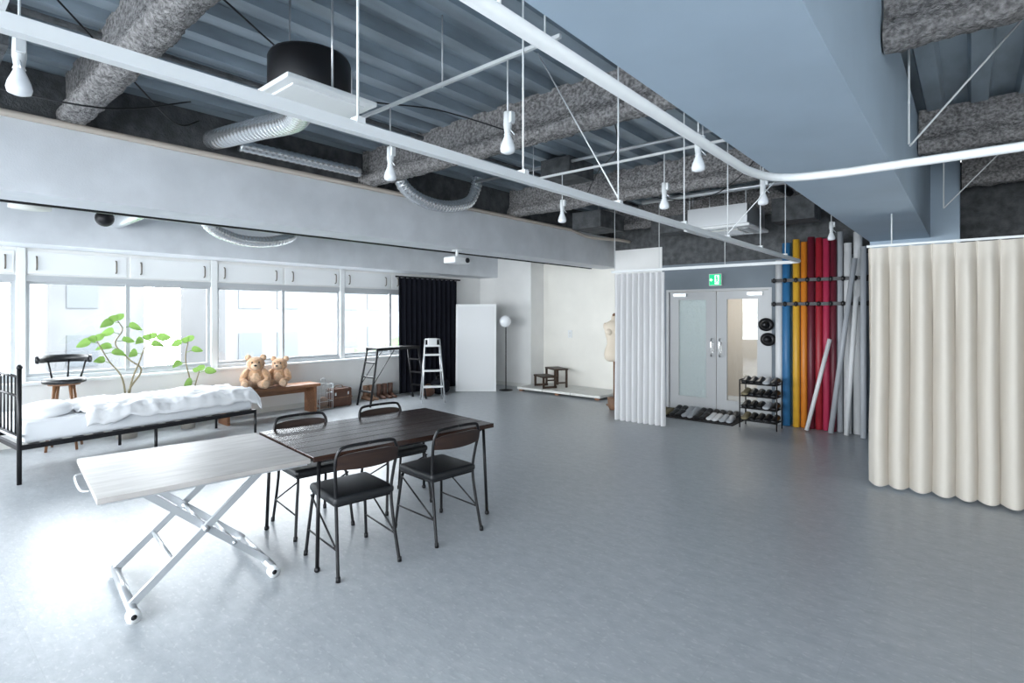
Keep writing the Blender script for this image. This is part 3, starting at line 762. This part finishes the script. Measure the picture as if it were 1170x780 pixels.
# ------------------------------------------------------------ bench, bears
b = B()
b.box((0, 0, .445), (.36, 1.48, .045), 'benchwood', bev=.004)
for s in (-1, 1): b.box((0, s*.66, .212), (.32, .04, .424), 'benchwood', bev=.003)
b.box((-.12, 0, .36), (.03, 1.30, .10), 'benchwood')
b.done('wooden_bench', (-8.12, 3.80, 0), D(0))
def bear(name, loc, rz, s=1.0):
    b = B()
    b.ell((0, 0, .155), (.125, .135, .155), 'fur'); b.ell((0.035, 0, .15), (.10, .10, .12), 'fur2')
    b.ell((.02, 0, .355), (.115, .125, .11), 'fur'); b.ell((.115, 0, .33), (.06, .062, .05), 'fur2'); b.ell((.17, 0, .345), (.016, .022, .014), 'black')
    for t in (-1, 1):
        b.ell((.0, t*.10, .45), (.025, .045, .045), 'fur'); b.ell((.018, t*.10, .45), (.014, .028, .028), 'fur2')
        b.ell((.118, t*.045, .385), (.012, .012, .013), 'black')
        b.ell((.07, t*.145, .20), (.05, .05, .115), 'fur', rot=(t*.45, -.5, 0)); b.ell((.13, t*.155, .125), (.045, .045, .045), 'fur')
        b.ell((.15, t*.09, .068), (.13, .06, .058), 'fur', rot=(0, 0, t*.3)); b.ell((.255, t*.13, .085), (.04, .062, .07), 'fur', rot=(0, 0, t*.3)); b.ell((.288, t*.138, .085), (.012, .042, .048), 'fur2', rot=(0, 0, t*.3))
    o = b.done(name, loc, rz); o.scale = (s, s, s); return o
bear('teddy_bear', (-8.15, 3.60, .468), D(-25), 1.02); bear('teddy_bear.001', (-8.15, 3.97, .468), D(-42), .93)

b = B(); b.box((0, 0, .155), (.20, .40, .31), 'suit', bev=.025, seg=3); b.box((0, 0, .155), (.205, .405, .02), 'tan', bev=.004)
b.tube(catmull([(0, -.07, .31), (0, -.06, .345), (0, .06, .345), (0, .07, .31)], 5), .009, 'tan', 8)
for s in (-1, 1): b.box((.10, s*.12, .22), (.01, .03, .05), 'chrome')
for s in (-1, 1): b.box((0, s*.15, .155), (.208, .03, .315), 'suit', bev=.003)
b.done('vintage_suitcase', (-8.25, 5.05, 0), D(0))
b = B()
for x in (-.1, .1):
    for y in (-.12, .12): b.cyl((x, y, 0), (x, y, .42), .007, 'silver', n=8)
for z in (.02, .14, .28, .42):
    for (p, q) in (((-.1, -.12), (.1, -.12)), ((.1, -.12), (.1, .12)), ((.1, .12), (-.1, .12)), ((-.1, .12), (-.1, -.12))): b.cyl((p[0], p[1], z), (q[0], q[1], z), .004, 'silver', n=6)
for i in range(1, 8):
    y = -.12+i*.03
    for x in (-.1, .1): b.cyl((x, y, .02), (x, y, .42), .0025, 'silver', n=5)
b.box((0, 0, .022), (.19, .23, .01), 'tan'); b.tube(catmull([(0, -.05, .42), (0, -.03, .5), (0, .03, .5), (0, .05, .42)], 5), .004, 'silver', 6)
b.ell((0, 0, .12), (.07, .09, .09), 'tan')
b.done('wire_cage', (-8.15, 4.70, 0))

# black work platform ladder
b = B(); HH = .98
for s in (-1, 1):
    for (y0, y1) in ((-.62, -.44), (.60, .44)):
        b.cyl((s*.19, y0, 0), (s*.15, y1, HH), .018, 'black', n=10)
    b.box((s*.15, -.0, HH-.015), (.03, .94, .05), 'black')
for (y0, y1) in ((-.62, -.44), (.60, .44)):
    for i in range(1, 4):
        t = i*.25; w = .19-.04*t; yy_ = y0+(y1-y0)*t
        b.box((0, yy_, HH*t), (2*w, .05, .024), 'black')
for i in range(5): b.box((-.12+i*.06, 0, HH), (.045, .92, .018), 'black')
for s in (-1, 1): b.tube([(s*.17, -.56, .35), (s*.16, -.10, HH-.03)], .007, 'black', 6)
b.done('black_work_platform', (-7.88, 5.92, 0), D(0))
b = B()
for s in (-1, 1):
    b.cyl((s*.20, -.22, 0), (s*.13, 0, 1.12), .013, 'silver', n=8); b.cyl((s*.20, .24, 0), (s*.13, .03, 1.02), .013, 'silver', n=8)
for (z, t) in ((.28, .25), (.56, .5), (.84, .75)): b.box((0, -.22+.22*t+.02, z), (2*(.19-.06*t), .10, .03), 'white', bev=.004)
b.tube([(-.13, 0, 1.12), (.13, 0, 1.12)], .013, 'silver'); b.box((0, .02, 1.0), (.27, .12, .03), 'white')
b.box((0, 0.02, 1.075), (.16, .12, .12), 'r_white', bev=.01)
b.done('step_ladder', (-7.40, 6.42, 0), D(55))
b = B()
for i, (y, c) in enumerate(((0, 'tan'), (.12, 'tan'), (.30, 'suit'), (.42, 'suit'), (.55, 'suit'))):
    shoe(b, 0, y, D(-90)+random.uniform(-.2, .2), c, L=.28); b.lathe([(.05, .04), (.045, .12), (.05, .26), (.04, .265)], (-.07, y, 0), c, 14)
b.done('row_of_boots', (-8.35, 5.70, 0))
b = B()
b.ell((0, 0, .15), (.14, .20, .15), 'blackcloth', power=.7); b.tube(catmull([(0, -.1, .26), (0, -.08, .36), (0, .08, .36), (0, .1, .26)], 5), .01, 'black', 6)
b.done('black_bag', (-7.95, 7.10, 0))
b = B(); b.ell((0, 0, .09), (.10, .13, .09), 'suit', power=.7); b.tube(catmull([(0, -.06, .16), (0, -.05, .22), (0, .05, .22), (0, .06, .16)], 5), .007, 'tan', 6); b.done('leather_bag', (-7.90, 6.74, 0))
b = B(); b.box((0, 0, .887), (.82, .03, 1.77), 'white', rot=(D(-3), 0, 0), bev=.003); b.box((0, -.02, .887), (.74, .004, 1.69), 'r_white', rot=(D(-3), 0, 0))
b.done('white_panel_board', (-7.65, 7.80, 0.0), D(40))
b = B()
b.lathe([(.14, 0), (.14, .015), (.02, .03), (.012, .04)], (0, 0, 0), 'black', 24); b.cyl((0, 0, .03), (0, 0, 1.34), .011, 'black')
b.cyl((0, 0, 1.2), (.03, -.03, 1.36), .01, 'black'); b.ell((0.02, -.04, 1.42), (.12, .07, .12), 'bulb', rot=(0, 0, D(40))); b.lathe([(.03, 1.30), (.06, 1.34), (.05, 1.36)], (0, 0, 0), 'black', 16)
b.done('floor_lamp', (-7.28, 8.3, 0))
b = B()
for i in range(3): b.box((-6.75+i*.66, 8.84, .06), (.645, .86, .045), 'offwhite', bev=.004)
for x in (-7.0, -6.1, -5.2):
    for y in (8.48, 8.84, 9.2): b.box((x, y, .02), (.08, .08, .04), 'benchwood')
b.done('low_platform')
b = B()
for s in (-1, 1):
    b.box((-.2, s*.22, .02), (.30, .03, .04), 'stepwood'); b.box((-.33, s*.22, .11), (.04, .03, .22), 'stepwood'); b.box((-.08, s*.22, .18), (.04, .03, .36), 'stepwood'); b.box((.17, s*.22, .18), (.04, .03, .36), 'stepwood'); b.box((.05, s*.22, .10), (.24, .025, .03), 'stepwood')
b.box((-.2, 0, .225), (.32, .50, .03), 'stepwood', bev=.004); b.box((.05, 0, .37), (.30, .50, .03), 'stepwood', bev=.004)
b.done('wooden_step_stool', (-6.50, 8.92, .083), D(60))
b = B()
b.lathe([(.13, 0), (.14, .015), (.03, .04), (.016, .06)], (0, 0, 0), 'stoolwood', 20); b.cyl((0, 0, .04), (0, 0, .80), .016, 'stoolwood')
b.lathe([(.10, .76), (.155, .80), (.165, .88), (.15, .97), (.115, 1.06), (.12, 1.12), (.145, 1.22), (.16, 1.30), (.165, 1.36), (.14, 1.42), (.075, 1.455), (.048, 1.48), (.045, 1.53), (.03, 1.545)], (0, 0, 0), 'mannequin', 28, sx=1.05, sy=.72)
for s in (-1, 1): b.ell((s*.065, -.085, 1.27), (.06, .05, .06), 'mannequin')
for s in (-1, 1): b.ell((s*.155, 0, 1.365), (.035, .05, .06), 'mannequin')
b.lathe([(.03, 1.54), (.035, 1.56), (.012, 1.59)], (0, 0, 0), 'stoolwood', 14)
b.done('dressmaker_mannequin', (-4.68, 8.17, 0), D(20))
b = B(); b.lathe([(.06, 0), (.09, .06), (.10, .2), (.085, .205)], (0, 0, 0), 'tan', 18); b.done('wicker_basket', (-4.48, 7.80, 0))
b = B(); b.box((0, 0, 0), (.10, .015, .16), 'white', bev=.003); b.box((0, -.01, .02), (.03, .006, .05), 'offwhite'); b.box((0, -.01, -.04), (.03, .006, .03), 'offwhite'); b.done('wall_switch', (-6.4, YF-.008, 1.15))

# ------------------------------------------------------------ outside
M['bld1'] = mat('facade_pale', (0.115, 0.12, 0.125), 0.8, var=.15, vscale=.5)
M['bld2'] = mat('facade_dark', (0.07, 0.08, 0.09), 0.5)
M['tree'] = mat('tree_foliage', (0.06, 0.11, 0.045), 0.9, col2=(.04, .07, .03), vscale=2.5, bump=1, bscale=6)
for (x, y0, y1, z1) in ((-26, -6, 2.5, 12), (-30, 4.5, 8, 5), (-27, 10.5, 15, 6), (-33, 20, 30, 9)):
    b = B(); b.bx(x-6, x, y0, y1, -8, z1, 'bld1')
    z = -6
    while z < z1-1.5:
        y = y0+.6
        while y < y1-1.2: b.bx(x, x+.05, y, y+1.1, z, z+1.4, 'bld2'); y += 1.9
        z += 2.6
    b.done('office_building')
for (x, y, z, r) in ((-17, 12.5, -2.2, 2.4), (-15, 4.0, -3.0, 2.2), (-16, 8.5, -2.3, 2.0), (-18, 16, -2.0, 2.6)):
    b = B()
    def tf(u, v, x=x, y=y, z=z, r=r):
        th = u*2*math.pi; ph = (v-.5)*math.pi
        n = Vector((math.cos(ph)*math.cos(th), math.cos(ph)*math.sin(th), math.sin(ph)))
        return Vector((x, y, z))+n*r*(1+.35*noise.noise(n*2.5+Vector((x, y, 0)))+.15*noise.noise(n*7))
    b.grid(tf, 40, 24, 'tree'); b.cyl((x, y, -8), (x, y, z), .25, 'stem'); b.done('street_tree')
M['street'] = mat('street_ground', (.25, .26, .27), .9)
b = B(); b.bx(-60, 40, -50, 60, -8.2, -8, 'street'); b.done('ground')

# ------------------------------------------------------------ world + lights
w = bpy.data.worlds.new('World'); scene.world = w; w.use_nodes = True
bg = w.node_tree.nodes['Background']; bg.inputs[0].default_value = (0.945, 0.975, 1.0, 1); bg.inputs[1].default_value = 17.5
def portal(loc, rot, sx, sy):
    l = bpy.data.lights.new('sky_portal', 'AREA'); l.shape = 'RECTANGLE'; l.size = sx; l.size_y = sy
    l.cycles.is_portal = True
    o = bpy.data.objects.new('sky_portal', l); scene.collection.objects.link(o); o.location = loc; o.rotation_euler = rot
portal((XW-.16, (posts[0]+posts[-1])/2, (ZS+ZT)/2), (0, D(-90), 0), ZT-ZS, posts[-1]-posts[0])
portal((-2.35, YB-.15, (WB0+WB1)/2), (D(90), 0, 0), 10.5, WB1-WB0)
l = bpy.data.lights.new('corridor_lamp', 'AREA'); l.energy = 28; l.color = (1, .94, .86); l.shape = 'SQUARE'; l.size = .6
o = bpy.data.objects.new('corridor_lamp', l); scene.collection.objects.link(o); o.location = (-3.1, 9.6, 2.38)

# ------------------------------------------------------------ camera
c = bpy.data.cameras.new('cam'); co = bpy.data.objects.new('camera', c); scene.collection.objects.link(co)
co.location = (0, 0, 1.6); co.rotation_euler = (D(90), 0, D(40.6))
c.sensor_width = 36; c.lens = 612/1170*36; c.shift_y = -33/1170; c.clip_start = .05
scene.camera = co
scene.view_settings.view_transform = 'Standard'
